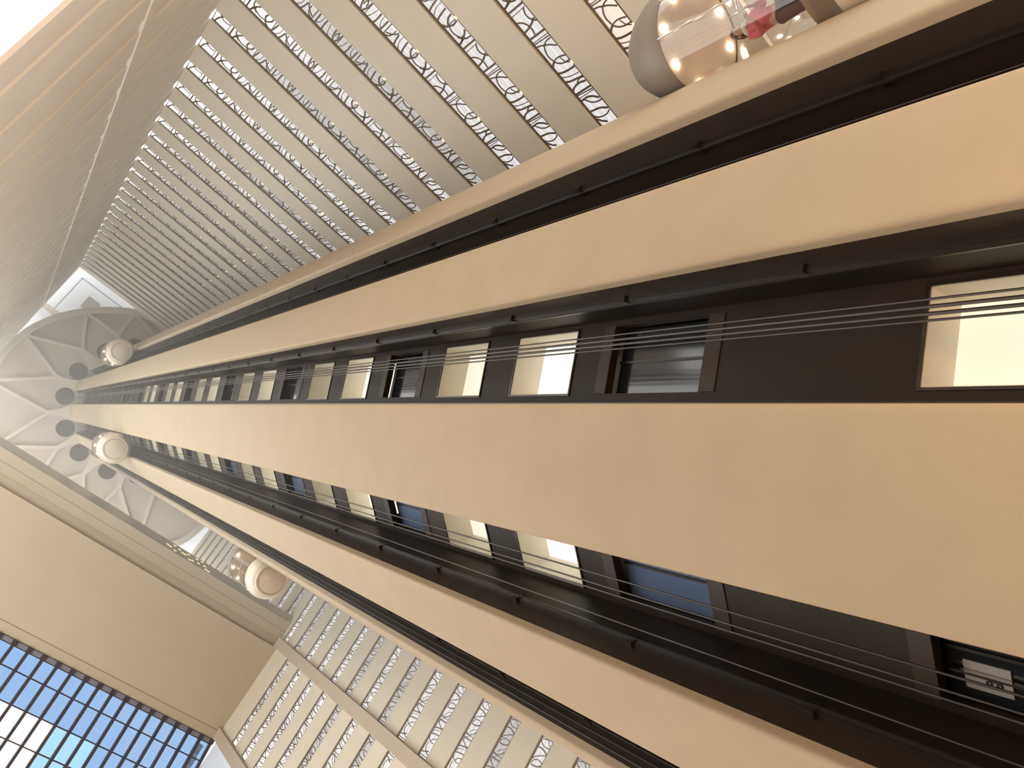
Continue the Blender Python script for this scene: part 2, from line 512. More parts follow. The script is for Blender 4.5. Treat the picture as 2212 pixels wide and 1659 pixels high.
# wall_left: pilasters and the solid strip beside the tower
root = wall_l
def wl_part(name, m, *box):
    mb = MB().sbox(*box)
    mb.v = [(x - root.location.x, y - root.location.y, z - root.location.z) for x, y, z in mb.v]
    return mb.build(name, m, root)
wl_part('pilaster', M_PILASTER, A_L - 0.35, A_L + 0.12, -4.46, -3.69, 14.0, 61.65)
wl_part('pilaster', M_PILASTER, A_L - 0.30, A_L + 0.12, -11.95, -11.14, 14.0, 61.65)
wl_part('soffit_apron', M_WALL_L, A_L - 0.01, A_L + 0.11, -11.14, -4.46, 60.5, 61.7)
wl_part('solid_strip', M_WALL_L, A_L - 0.01, A_L + 0.11, 0.36, 1.4, 14.0, Z_ROOF)
root = wall_2
wl_part('pilaster', M_WALL_2, A_2 - 0.1, A_2 + 0.05, 10.35, 10.78, 17.0, Z_ROOF)

# white end wall past the outer pilaster
w_ = MB().sbox(A_L - 0.05, A_L + 0.2, -27.0, -11.95, Z_FLOOR, 61.2).build('wall_end', M_WHITEWALL)
tag(w_, 'smooth pale white wall beside the skylight corner', kind='structure')

# ------------------------------------------------------------------ bridge soffit
A_B0, A_B1 = -8.0, A_L
bridge = tag(empty('ceiling_bridge', W(A_B1, -6, 61.6)), 'wide beige soffit of the bridge crossing below the skylight', kind='structure')
def strip_part(name, pts, m, thick=0.12):
    """flat board of given (b, z) section line, extruded along the bridge"""
    mb = MB()
    (b0, z0), (b1, z1) = pts
    L = bridge.location
    lo = [(b0, z0), (b1, z1), (b1, z1 + thick), (b0, z0 + thick)]
    p0 = [W(A_B0, b, z) - L for b, z in lo]
    p1 = [W(A_B1, b, z) - L for b, z in lo]
    i = len(mb.v)
    mb.v += [tuple(p) for p in p0 + p1]
    mb.f += [(0, 1, 2, 3), (7, 6, 5, 4), (0, 4, 5, 1), (1, 5, 6, 2), (2, 6, 7, 3), (3, 7, 4, 0)]
    return mb.build(name, m, bridge)
strip_part('metal_edge', ((-1.93, 62.42), (-2.42, 62.12)), M_GREY)
strip_part('soffit_board', ((-2.43, 62.10), (-3.15, 62.02)), M_BRIDGE)
strip_part('soffit_board', ((-3.17, 62.02), (-3.80, 61.93)), M_BRIDGE)
strip_part('soffit_board', ((-3.81, 61.93), (-4.12, 61.80)), M_BRIDGE)
strip_part('shadow_groove', ((-4.12, 61.86), (-4.50, 61.98)), M_PILASTER)
strip_part('soffit_panel', ((-4.48, 61.64), (-11.36, 61.70)), M_BRIDGE, 0.3)
strip_part('edge_board', ((-11.38, 61.66), (-12.02, 61.60)), M_BRIDGE, 0.3)
mb = MB().sbox(A_B0, A_B1, -12.0, -2.1, 62.6, 65.0)
mb.v = [tuple(Vector(p) - bridge.location) for p in mb.v]
mb.build('bridge_deck', M_BRIDGE, bridge)

w_ = MB().sbox(-9.0, A_L, -12.4, -12.1, 65.0, 86.0).build('wall_bridge_blocker', M_WALL)  # unseen wall added to block daylight above the bridge
tag(w_, 'unseen beige wall added on the bridge deck to block daylight', kind='structure')
w_ = MB().sbox(-9.3, -9.0, -12.4, 3.2, 78.0, 103.0).build('wall_upper_blocker', M_WALL)  # unseen wall added to keep daylight off the tower top
tag(w_, 'unseen beige upper wall added to block daylight at the street corner', kind='structure')
# ------------------------------------------------------------------ sloping skylight
SL = math.tan(math.radians(15.5))
def sky_z(b): return 61.6 + (b + 12.0) * SL
sky = tag(empty('window_skylight', W(A_L, -12, 61.6)), 'sloping skylight of blue tinted panes in dark mullions', kind='structure')
def slope_box(name, a0, a1, b0, b1, dz0, dz1, m):
    mb = MB()
    for a in (a0, a1):
        for b, dz in ((b0, dz0), (b1, dz0), (b1, dz1), (b0, dz1)):
            mb.v.append(tuple(W(a, b, sky_z(b) + dz) - sky.location))
    mb.f += [(0, 1, 2, 3), (7, 6, 5, 4), (0, 4, 5, 1), (1, 5, 6, 2), (2, 6, 7, 3), (3, 7, 4, 0)]
    return mb.build(name, m, sky)
mull_a = [9.91 + 1.045 * k for k in range(-8, 15)] + [25.45]
rows = [-12.36, -13.57, -15.30, -17.03, -18.76, -20.49, -22.22, -23.95, -25.68]
slope_box('head_beam', -3.0, 25.55, -12.40, -12.0, -0.02, 0.30, M_MULL)
for i_, a in enumerate(mull_a):
    slope_box('mullion', a - 0.10, a + 0.10, -26.5, -12.02, -0.12, 0.12, M_MULL)
    if i_: slope_box('vent_panel', mull_a[i_ - 1] + 0.17, a - 0.17, -12.33, -12.04, -0.06, 0.0, M_VENT)
    slope_box('mullion_foot', a - 0.16, a + 0.16, -12.34, -12.0, -0.16, 0.0, M_MULL)
for b in rows[1:]:
    slope_box('glazing_bar', mull_a[0], 25.5, b - 0.035, b + 0.035, 0.0, 0.09, M_MULL)
for i_ in range(len(mull_a) - 1):
    for r_ in range(len(rows) - 1):
        b1, b0 = rows[r_], rows[r_ + 1]
        mid = (mull_a[i_] + mull_a[i_ + 1]) / 2
        m_ = M_GLASS_B
        if r_ >= 2 and 11.0 < mid < 15.2: m_ = M_GLASS_C
        elif r_ >= 2 and (mid < 18.2): m_ = M_GLASS_B2
        slope_box('pane', mull_a[i_] + 0.08, mull_a[i_ + 1] - 0.08, b0 + 0.03, b1 - 0.03, 0.03, 0.055, m_)

# precast strip outside, seen through the last bay
fs = tag(empty('facade_strip', W(26.2, -14, 65)), 'brown jointed concrete strip outside the last skylight bay', 'facade strip')
for k in range(14):
    b1 = -13.5 - k * 0.83
    zs = (sky_z(b1 / 1.065) + 0.1) * 1.065
    mb = MB().sbox(26.22, 26.76, b1 - 0.79, b1, zs, zs + 0.3)
    mb.v = [tuple(Vector(p) - fs.location) for p in mb.v]
    mb.build('block', M_CONC, fs)

# clear roof light over the lobby beyond the corner wall
rl = tag(empty('window_rooflight', W(-9, 4, 16.9)), 'blown-out white rooflight below the corner gallery wall', kind='structure')
mb = MB()
for k in range(9):
    for j in range(2):
        b0 = -12 + k * 3.15; a1 = -4.7 - j * 5.0
        q = MB().sbox(a1 - 4.9, a1, b0 + 0.05, b0 + 3.1, 16.9, 16.93)
        q.v = [tuple(Vector(p) - rl.location) for p in q.v]
        q.build('pane', M_GLASS_C, rl)

# ------------------------------------------------------------------ ceiling disc, ribs and roof
RIM = [(0, 15.4), (25, 14.0), (45, 12.4), (60, 10.9), (75, 9.6), (90, 9.2), (100, 9.4), (109.5, 10.2), (120, 11.25), (127.2, 11.75), (135.6, 12.05), (145.4, 12.45), (153.6, 12.9),
       (165, 13.6), (176.2, 14.28), (181, 14.5), (195, 15.0), (210, 15.4), (230, 15.0), (250, 14.2), (270, 13.8), (290, 14.6), (310, 16.2), (323.9, 16.72), (335.2, 16.0), (350, 15.5)]
def rim_r(deg):
    deg %= 360
    P = RIM + [(360 + RIM[0][0], RIM[0][1])]
    n = len(RIM)
    for k in range(n):
        if P[k][0] <= deg <= P[k + 1][0]:
            x0, x1 = P[k][0], P[k + 1][0]
            y0, y1 = P[k][1], P[k + 1][1]
            ym = RIM[k - 1][1]; xm = RIM[k - 1][0] - (360 if k == 0 else 0)
            yp = P[k + 2][1] if k + 2 <= n else RIM[1][1]; xp = P[k + 2][0] if k + 2 <= n else 360 + RIM[1][0]
            m0 = (y1 - ym) / (x1 - xm); m1 = (yp - y0) / (xp - x0)
            h = x1 - x0; t = (deg - x0) / h
            return ((2 * t**3 - 3 * t**2 + 1) * y0 + (t**3 - 2 * t**2 + t) * h * m0 + (-2 * t**3 + 3 * t**2) * y1 + (t**3 - t**2) * h * m1)
    return RIM[-1][1]
def pol(r, deg):            # local xy of the tower frame: x = b, y = a
    t = math.radians(deg)
    return (r * math.sin(t), r * math.cos(t))

shaft_deg = sorted([(TH0 + W_WIDE + GAP + PER * k) % 360 for k in range(7)] + [(TH0 - W_WIDE - GAP + PER * k) % 360 for k in range(7)])
R_CAR = 7.5
ceil = tag(empty('ceiling', W(TC[0], TC[1], Z_ROOF)), 'pale round ceiling with branching ribs and dark shaft holes', kind='structure')
# panel with the round shaft holes
cu = bpy.data.curves.new('ceiling_panel', 'CURVE')
cu.dimensions = '2D'
cu.fill_mode = 'BOTH'
def spline(pts):
    sp = cu.splines.new('POLY')
    sp.points.add(len(pts) - 1)
    for p, (x, y) in zip(sp.points, pts):
        p.co = (x, y, 0, 1)
    sp.use_cyclic_u = True
spline([pol(rim_r(d), d) for d in range(0, 360, 3)])
for d in shaft_deg:
    cx, cy = pol(R_CAR, d)
    spline([(cx + 0.97 * math.cos(k * PI / 16), cy + 0.97 * math.sin(k * PI / 16)) for k in range(32)])
cu.extrude = 0.06
tmp = bpy.data.objects.new('tmp', cu)
me = bpy.data.meshes.new_from_object(tmp)
bpy.data.objects.remove(tmp)
bpy.data.curves.remove(cu)
me.materials.clear()
o = link('ceiling_panel', me, M_CEIL, ceil)
o.location = (0, 0, 0.41)
me_well = MB().lathe([(0.975, 0.38), (0.975, 2.0), (0.0, 2.0)], 32).mesh('shaft_hole', M_HOLE, True)
for d in shaft_deg:
    o = link('shaft_hole', me_well, None, ceil)
    x, y = pol(R_CAR, d)
    o.location = (x, y, 0)
# rim band
mb = MB()
N = 180
for k in range(N):
    d = 360 * k / N
    ro = rim_r(d); ri = ro - 0.75
    for r, z in ((ri, 0.0), (ro, 0.0), (ro, 0.9), (ri, 0.9)):
        x, y = pol(r, d)
        mb.v.append((x, y, z))
for k in range(N):
    k2 = (k + 1) % N
    for q in range(4):
        q2 = (q + 1) % 4
        mb.f.append((k * 4 + q, k * 4 + q2, k2 * 4 + q2, k2 * 4 + q))
mb.build('rim_band', M_RIB, ceil)
# one forked rib per fin
fin_deg = [((TH0 + PER / 2 * k) % 360, W_WIDE if k % 2 == 0 else W_NARROW) for k in range(14)]
def bez(p0, p1, p2, n=7):
    return [tuple((1 - t) ** 2 * p0[d] + 2 * t * (1 - t) * p1[d] + t * t * p2[d] for d in (0, 1)) for t in [k / n for k in range(n + 1)]]
for d, w in fin_deg:
    mb = MB()
    rs = 9.15
    dl = math.degrees(0.24 / rs)
    lft = bez(pol(6.75, d - w), pol(7.7, d - w * 0.30), pol(rs, d - dl))
    rgt = bez(pol(6.75, d + w), pol(7.7, d + w * 0.30), pol(rs, d + dl))
    for k in range(len(lft) - 1):
        i = len(mb.v)
        quad = [lft[k], rgt[k], rgt[k + 1], lft[k + 1]]
        mb.prism(quad, 0.0, 0.38)
    s0 = pol(rs - 0.2, d)
    for sgn in (-1, 1):
        dn = d + sgn * (w + GAP)
        e0 = pol(rim_r(dn) - 0.55, dn)
        dx, dy = e0[0] - s0[0], e0[1] - s0[1]
        l = math.hypot(dx, dy)
        nx, ny = -dy / l * 0.17, dx / l * 0.17
        mb.prism([(s0[0] - nx, s0[1] - ny), (e0[0] - nx, e0[1] - ny), (e0[0] + nx, e0[1] + ny), (s0[0] + nx, s0[1] + ny)], 0.01, 0.38)
    mb.build('forked_rib', M_RIB, ceil)

roof = tag(empty('ceiling_roof', W(TC[0], TC[1], 103)), 'bright white upper ceiling showing past the disc in the corner', kind='structure')
def rf(name, m, *box):
    mb = MB().sbox(*box)
    mb.v = [tuple(Vector(p) - roof.location) for p in mb.v]
    return mb.build(name, m, roof)
zr = 103.0
k_ = zr / Z_ROOF
rf('roof_slab', M_ROOF, -9, 32, -6, 22, zr, zr + 0.4)
def seam(a0, b0, a1, b1):
    a0, b0, a1, b1 = [v * k_ for v in (a0, b0, a1, b1)]
    rf('seam', M_LINE, a0 - 0.05, a1 + 0.05, b0 - 0.05, b1 + 0.05, zr - 0.015, zr + 0.01)
seam(-2.98, 10.8, -2.98, 15.5)
seam(-2.98, 15.5, 8.0, 15.5)
rf('hatch', M_HATCH, -1.24 * k_, 0.19 * k_, 12.84 * k_, 14.36 * k_, zr - 0.05, zr + 0.02)
rf('cross_beam', M_CEIL, -4.6, 0.5, 10.45 * k_, 11.0 * k_, zr - 0.25, zr + 0.02)
for b in (10.15, 9.85, 9.55):
    rf('roof_slat', M_ROOF, -4.6, 0.5, b * k_ - 0.06, b * k_ + 0.06, zr - 0.2, zr + 0.02)

# ================================================================== TOWER
tower = tag(empty('elevator_tower', W(TC[0], TC[1], Z_FLOOR)), 'tall round elevator tower with peach fins and dark shafts', 'elevator tower')
H = Z_ROOF - Z_FLOOR
def cam2t(z): return z - Z_FLOOR           # height above the tower foot

def fin_mesh(w):
    s = math.radians(w + GAP)              # direction of the neighbouring shaft axis
    wr = math.radians(w)
    cr = 0.07
    pts = []
    outer = []
    n = 10
    for k in range(n + 1):
        t = -wr + 2 * wr * k / n
        outer.append((R_FIN * math.sin(t), R_FIN * math.cos(t)))
    # round the two corners
    def side(sg):
        c = Vector((R_FIN * math.sin(sg * wr), R_FIN * math.cos(wr)))
        inn = Vector((-math.sin(sg * s), -math.cos(s)))
        tang = Vector((-sg * math.cos(wr), math.sin(wr)))
        p1 = c + tang * cr; p2 = c + inn * cr
        rnd = [tuple((1 - t) ** 2 * p1 + 2 * t * (1 - t) * c + t * t * p2) for t in (0, .25, .5, .75, 1)]
        deep = c + inn * 1.30
        return rnd, tuple(deep)
    rl_, dl_ = side(-1); rr_, dr_ = side(1)
    poly = [dl_] + list(reversed(rl_)) + outer[1:-1] + rr_ + [dr_]
    poly = list(reversed(poly))
    return MB().prism([(p[0], p[1]) for p in poly], 0, H).mesh('fin', M_TOWER, True)
me_wide, me_narrow = fin_mesh(W_WIDE), fin_mesh(W_NARROW)
for d, w in fin_deg:
    o = link('fin', me_wide if w == W_WIDE else me_narrow, None, tower)
    o.rotation_euler = (0, 0, -math.radians(d))

gw = R_FIN * math.sin(math.radians(GAP))             # half gap
gy = R_FIN * math.cos(math.radians(GAP))
Y_BACK = 5.57
WIN_H = 1.66
def zwin(k): return cam2t(9.63 + 2.69 * k)
VIS = {0, 1, 2, 3, 4}

# shared shaft meshes
side_mb = MB()
for sg in (-1, 1):
    x0, x1 = sg * (gw - 0.006), sg * (gw + 0.03)
    side_mb.box((min(x0, x1), Y_BACK - 0.3, 0), (max(x0, x1), gy - 0.175, H))
me_rail = {}
rail = MB().box((-0.012, -0.05, 0), (0.06, 0.05, H)).box((-0.06, -0.012, 0), (0.0, 0.012, H))
for k in range(36):
    rail.box((-0.03, -0.09, 1.2 + 2.69 * k), (0.07, 0.09, 1.32 + 2.69 * k))
me_guide = rail.mesh('guide_rail', M_STEEL)
me_cable = MB().tube([(0, 0, 0), (0, 0, H)], 0.012, 6).mesh('hoist_cable', M_CABLE)
me_cable2 = MB().tube([(0, 0, 0), (0, 0, H)], 0.018, 6).mesh('hoist_cable', M_CABLE)

def shaft(deg, s, cables, detailed, low_door):
    """s = +1 when the narrow fin lies on the increasing-angle side"""
    lin = MB()
    lin.v, lin.f = list(side_mb.v), list(side_mb.f)
    xw0, xw1 = sorted((-0.34 * s, 0.66 * s))
    yb0, yb1 = Y_BACK - 0.12, Y_BACK
    if detailed:
        lin.box((-gw, yb0, 0), (xw0, yb1, H)).box((xw1, yb0, 0), (gw, yb1, H))
    else:
        lin.box((-gw, yb0, 0), (gw, yb1, H))
    part = lin.build('shaft_lining', M_SHAFT, tower)
    part.rotation_euler = (0, 0, -math.radians(deg))
    for sg in (-1, 1):
        o = link('guide_rail', me_guide, None, part)
        o.location = (sg * (gw - 0.06), 6.30, 0)
        if sg < 0: o.rotation_euler = (0, 0, PI)
    for x, y, thick in cables:
        o = link('hoist_cable', me_cable2 if thick else me_cable, None, part)
        o.location = (x, y, 0)
    if not detailed:
        return part
    # openings and the spandrels between them
    ops = [(cam2t(1.6), cam2t(4.13), 'low'), (zwin(-1), zwin(-1) + WIN_H + 0.15, 'bay')]
    for k in range(0, 33):
        ops.append((zwin(k), zwin(k) + WIN_H, 'bay' if k % 3 == 2 else ('lit%d' % k if 9.63 + 2.69 * k < 53 else 'off')))
    z = 0.0
    for z0, z1, kind in ops:
        sp = MB().box((xw0, yb0, z), (xw1, yb1, z0)).build('spandrel_panel', M_SHAFT, part)
        z = z1
    MB().box((xw0, yb0, z), (xw1, yb1, H)).build('spandrel_panel', M_SHAFT, part)
    for z0, z1, kind in ops:
        if kind == 'bay' or (kind == 'low' and low_door):
            yq = Y_BACK - 0.20
            mb = MB().box((xw0, yq - 0.03, z0), (xw1, yq, z1))
            mb.build('door_panel', M_REFLGLASS if (low_door and kind == 'bay') else M_DGLASS, part)
            MB().box((xw0, Y_BACK, z0 - 0.26), (xw1, Y_BACK + 0.015, z0)).build('door_sill_band', M_SHAFT2, part)
            MB().box((xw0, Y_BACK, z1), (xw1, Y_BACK + 0.015, z1 + 0.24)).build('door_head_band', M_SHAFT2, part)
            xm = (xw0 + xw1) / 2
            MB().box((xm - 0.015, yq, z0), (xm + 0.015, yq + 0.03, z1)).build('door_edge', M_STEEL, part)
        else:
            dep = 0.55 if kind != 'off' else 0.05
            yq = Y_BACK - dep
            rv = MB()
            e_ = 0.012
            rv.box((xw0, yq, z0), (xw0 + e_, yb1 - 0.002, z1)).box((xw1 - e_, yq, z0), (xw1, yb1 - 0.002, z1))
            rv.box((xw0, yq, z0), (xw1, yb1 - 0.002, z0 + e_)).box((xw0, yq, z1 - e_), (xw1, yb1 - 0.002, z1))
            rv.build('window_reveal', M_REVEAL if kind != 'off' else M_SHAFT, part)
            if kind == 'off': m_ = M_SHAFT
            else: m_ = (M_WIN if kind == 'low' else (M_WIN_LO, M_WIN, M_WIN_HI)[(int(kind[3:]) * 7 + 2) % 3 if int(kind[3:]) > 2 else 2 - int(kind[3:])  if int(kind[3:]) else 2])
            MB().box((xw0, yq - 0.04, z0), (xw1, yq, z1)).build('window_pane', m_, part)
            # thin frame proud of the wall
            fr = MB()
            fr.box((xw0 - 0.02, yb1, z1), (xw1 + 0.02, yb1 + 0.02, z1 + 0.03)).box((xw0 - 0.02, yb1, z0 - 0.03), (xw1 + 0.02, yb1 + 0.02, z0))
            fr.box((xw0 - 0.03, yb1, z0 - 0.03), (xw0, yb1 + 0.02, z1 + 0.03)).box((xw1, yb1, z0 - 0.03), (xw1 + 0.03, yb1 + 0.02, z1 + 0.03))
            fr.build('window_frame', M_STEEL, part)
    return part

def near(d, t): return abs((d - t + 180) % 360 - 180) < 3
shaft_parts = {}
for d in shaft_deg:
    plus = any(near(d, (TH0 + W_WIDE + GAP + PER * k) % 360) for k in range(7))
    s = 1 if plus else -1
    if near(d, 204.2):
        p = shaft(d, s, [(-0.262, 6.30, 0), (-0.195, 6.30, 1), (-0.130, 6.30, 1), (-0.070, 6.30, 0), (-0.70, 6.22, 0)], True, False)
    elif near(d, 231.9):
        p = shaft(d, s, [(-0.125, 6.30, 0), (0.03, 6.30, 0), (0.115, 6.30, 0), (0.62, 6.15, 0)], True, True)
        c3 = p
    elif near(d, 255.6):
        p = shaft(d, s, [(0.70, 6.60 - 0.12 * q, 0) for q in range(4)], False, False)
    else:
        p = shaft(d, s, [(0.1, 6.3, 0), (-0.1, 6.3, 0)], False, False)
# small notice plate and bars on the low door of the shaft right of the widest fin
zb = cam2t(3.55)
MB().box((0.27, Y_BACK - 0.195, zb), (0.55, Y_BACK - 0.18, zb + 0.42)).build('notice_plate', M_SIGN, c3)
mb = MB()
for dx, dz in ((0.0, 0.0), (0.05, 0.05), (0.05, -0.04)):
    mb.lathe([(0.014, 0), (0.030, 0), (0.030, 0.01), (0.014, 0.01), (0.014, 0)], 14)
    for q in range(len(mb.v) - 70, len(mb.v)):
        x, y, z = mb.v[q]
        mb.v[q] = (0.40 + dx + x, Y_BACK - 0.18 + z, zb + 0.15 + dz + y)
mb.build('notice_symbol', M_BLACK, c3)
MB().box((0.02, Y_BACK - 0.17, cam2t(1.7)), (0.06, Y_BACK - 0.10, cam2t(4.1))).build('door_bar', M_STEEL, c3)
MB().box((0.36, Y_BACK - 0.17, cam2t(2.9)), (0.385, Y_BACK - 0.12, cam2t(4.1))).build('door_bar', M_CHROME, c3)
MB().tube([(0, 0, 0), (0, 0, H)], 4.7, 40).build('core_drum', M_SHAFT, tower)

# ================================================================== RAILINGS
BAR = {1: 0.024, 2: 0.042, 3: 0.062}
def scroll_mesh(name, pat, mirror_at=None, lo=None, hi=None, flip=False):
    mb = MB()
    for w, pts in pat:
        p = [(q[0], min(max(q[1], 0.09), OPEN - 0.03)) for q in pts]
        if lo is not None and (min(q[0] for q in p) < lo or max(q[0] for q in p) > hi):
            continue
        mb.ribbon(smooth_line(p, 3), BAR[w], -0.012, 0.012)
    return mb
def frame_mesh(u0, u1):
    fr = MB()
    fr.box((u0, -0.02, 0.035), (u1, 0.02, 0.085))
    fr.box((u0, -0.025, OPEN - 0.06), (u1, 0.025, OPEN - 0.015))
    n = max(1, round((u1 - u0) / 2.0))
    for k in range(n + 1):
        u = u0 + (u1 - u0) * k / n
        u = min(max(u, u0 + 0.02), u1 - 0.02)
        fr.box((u - 0.015, -0.02, 0.0), (u + 0.015, 0.02, OPEN))
    return fr
# wall_right: panels of scrollwork, traced between a = -0.1 and 7.2, mirrored towards the corner and beyond the tower
PR = [(w, p) for w, p in PAT_R]
mid_R = [(w, [(q[0] - 0.0, q[1]) for q in p]) for w, p in PR]
left_R = [(w, [(-0.2 - q[0], q[1]) for q in p]) for w, p in PR if max(q[0] for q in p) < 3.65]
right_R = [(w, [(14.5 - q[0], q[1]) for q in p]) for w, p in PR]
me_scroll_R = [scroll_mesh('scroll_panel', P_).mesh('scroll_panel', M_IRON) for P_ in (left_R, mid_R, right_R)]
me_frame_R = frame_mesh(A_2 + 0.03, 27.9).mesh('rail_frame', M_IRON)
me_glow = MB().box((-0.05, -0.02, 0.0), (0.05, 0.02, 0.03)).mesh('brass_light', M_BRASS)
for n_, z in enumerate(slots_R):
    t = empty('balcony_railing', W(0, B_R + 0.055, z), PI / 2)
    t.scale = (1, -1, 1)                    # local x = along a
    tag(t, 'dark scrollwork railing, %s balcony up on the wall above the passing elevator' % ordinal(n_ + 1), 'railing', 'railings on the wall above the passing elevator')
    link('rail_frame', me_frame_R, None, t)
    for me in me_scroll_R:
        link('scroll_panel', me, None, t)
    if z < 70:
        for u in (5.02, 2.02):
            o = link('brass_light', me_glow, None, t)
            o.location = (u, -0.06, 0.0)
# wall_left: one panel beside the tower, a longer one beyond the pilaster
me_scroll_L = scroll_mesh('scroll_panel', PAT_L).mesh('scroll_panel', M_IRON)
low = [(w, [(-8.17 - q[0], q[1]) for q in p]) for w, p in PAT_L]
low2 = [(w, [(q[0] - 7.9, q[1]) for q in p]) for w, p in PAT_L if min(q[0] for q in p) > -3.15]
me_scroll_L2 = [scroll_mesh('scroll_panel', P_).mesh('scroll_panel', M_IRON) for P_ in (low, low2)]
me_frame_L = frame_mesh(-3.69, 0.35).mesh('rail_frame', M_IRON)
me_frame_L2 = frame_mesh(-11.12, -4.47).mesh('rail_frame', M_IRON)
nl = [z for z in slots_L if 25.0 < z]
for n_, z in enumerate(nl):
    t = tag(empty('balcony_railing', W(A_L + 0.055, 0, z)), 'dark scrollwork railing beside the tower, %s balcony up between fin and pilaster' % ordinal(n_ + 1), 'railing', 'railings between the tower and the pilaster')
    link('rail_frame', me_frame_L, None, t)
    link('scroll_panel', me_scroll_L, None, t)
nl2 = [z for z in slots_L if 33.0 < z < 60]
for n_, z in enumerate(reversed(nl2)):
    t = tag(empty('balcony_railing', W(A_L + 0.055, 0, z)), 'dark scrollwork railing beyond the pilaster, %s balcony below the beige soffit' % ordinal(n_ + 1), 'railing', 'railings below the bridge soffit')
    link('rail_frame', me_frame_L2, None, t)
    for me in me_scroll_L2:
        link('scroll_panel', me, None, t)

# ================================================================== ELEVATOR CARS
def car(name, deg, z_bottom, label, mullions=True):
    """glass capsule; local origin at the centre of its underside, +y outward"""
    x, y = pol(R_CAR, deg)
    root = tag(empty(name, W(TC[0] + y, TC[1] + x, z_bottom), -math.radians(deg)), label, 'elevator car', 'glass elevator cars on the tower')
    MB().lathe([(0.0, 0.0), (0.56, 0.0), (0.585, 0.015)], 40).build('bottom_disc', M_CREAM, root, True)
    MB().lathe([(0.60, 0.03), (0.62, -0.01), (0.70, 0.0), (0.73, 0.05), (0.72, 0.09)], 40).build('bottom_ring', M_CREAM, root, True)
    sh = MB().lathe([(0.58, 0.02), (0.60, 0.05), (0.72, 0.08), (0.80, 0.16), (0.86, 0.26), (0.87, 0.34), (0.885, 0.40), (0.93, 0.55), (0.945, 0.72), (0.945, 0.86), (0.90, 0.90)], 40).build('bottom_shell', M_CREAM, root, True)
    MB().lathe([(0.0, 1.28), (0.92, 1.28)], 40).build('car_floor', M_CARIN, root)
    MB().lathe([(0.925, 0.86), (0.925, 3.75)], 40).build('glass_wall', M_GLASS_P, root, True)
    if mullions:
        for k in range(5):
            t = math.radians(-80 + 40 * k)
            x_, y_ = 0.925 * math.sin(t), 0.925 * math.cos(t)
            MB().tube([(x_, y_, 0.86), (x_, y_, 3.75)], 0.016, 8).build('mullion', M_CHROME, root)
    MB().lathe([(0.86, 0.80), (0.86, 3.72)], 16, math.radians(148), math.radians(212)).build('back_panel', M_CARIN, root, True)
    ce = MB().lathe([(0.0, 3.74), (0.91, 3.74), (0.91, 3.8)], 40).build('car_ceiling', M_CARIN, root, True)
    me = MB().lathe([(0.0, -0.03), (0.045, -0.03), (0.058, 0.0)], 16).mesh('lamp', M_BULB, True)
    for k in range(8):
        t = 2 * PI * (k + 0.5) / 8
        o = link('lamp', me, None, ce)
        o.location = (0.76 * math.sin(t), 0.76 * math.cos(t), 3.73)
    MB().lathe([(0.93, 3.72), (0.955, 3.8), (0.95, 3.98), (0.90, 4.22), (0.78, 4.52), (0.60, 4.78), (0.36, 4.96), (0.0, 5.04)], 40).build('top_shell', M_TAUPE, root, True)
    hr = [(0.84 * math.sin(math.radians(a)), 0.84 * math.cos(math.radians(a)), 2.25) for a in range(-100, 101, 10)]
    MB().tube(hr, 0.02, 8).build('handrail', M_CHROME, root)
    return root
car('elevator_car', 180.45, 61.1, 'upper of the two small cream elevator cars just below the round ceiling')
car('elevator_car', 231.88, 52.6, 'lower of the two small cream elevator cars just below the round ceiling')
car('elevator_car', 283.31, 34.3, 'cream glass elevator car half hidden by a fin beside the slotted wall')
near_car = car('elevator_car', 152.76, 5.30, 'nearest glass elevator car with dark dome and passengers inside')

# ------------------------------------------------------------------ passengers
def skin_mesh(name, verts, edges, radii, m, parent, root_i=0, sub=2):
    me = bpy.data.meshes.new(name)
    me.from_pydata(verts, edges, [])
    o = link(name, me, m, parent)
    md = o.modifiers.new('skin', 'SKIN')
    md.use_smooth_shade = True
    lay = me.skin_vertices[0].data if me.skin_vertices else None
    if lay is None:
        bm = bmesh.new(); bm.from_mesh(me); bm.verts.layers.skin.verify(); bm.to_mesh(me); bm.free()
        lay = me.skin_vertices[0].data
    for i, r in enumerate(radii):
        lay[i].radius = (r, r) if not isinstance(r, tuple) else r
    lay[root_i].use_root = True
    sd = o.modifiers.new('sub', 'SUBSURF')
    sd.levels = sd.render_levels = sub
    return o

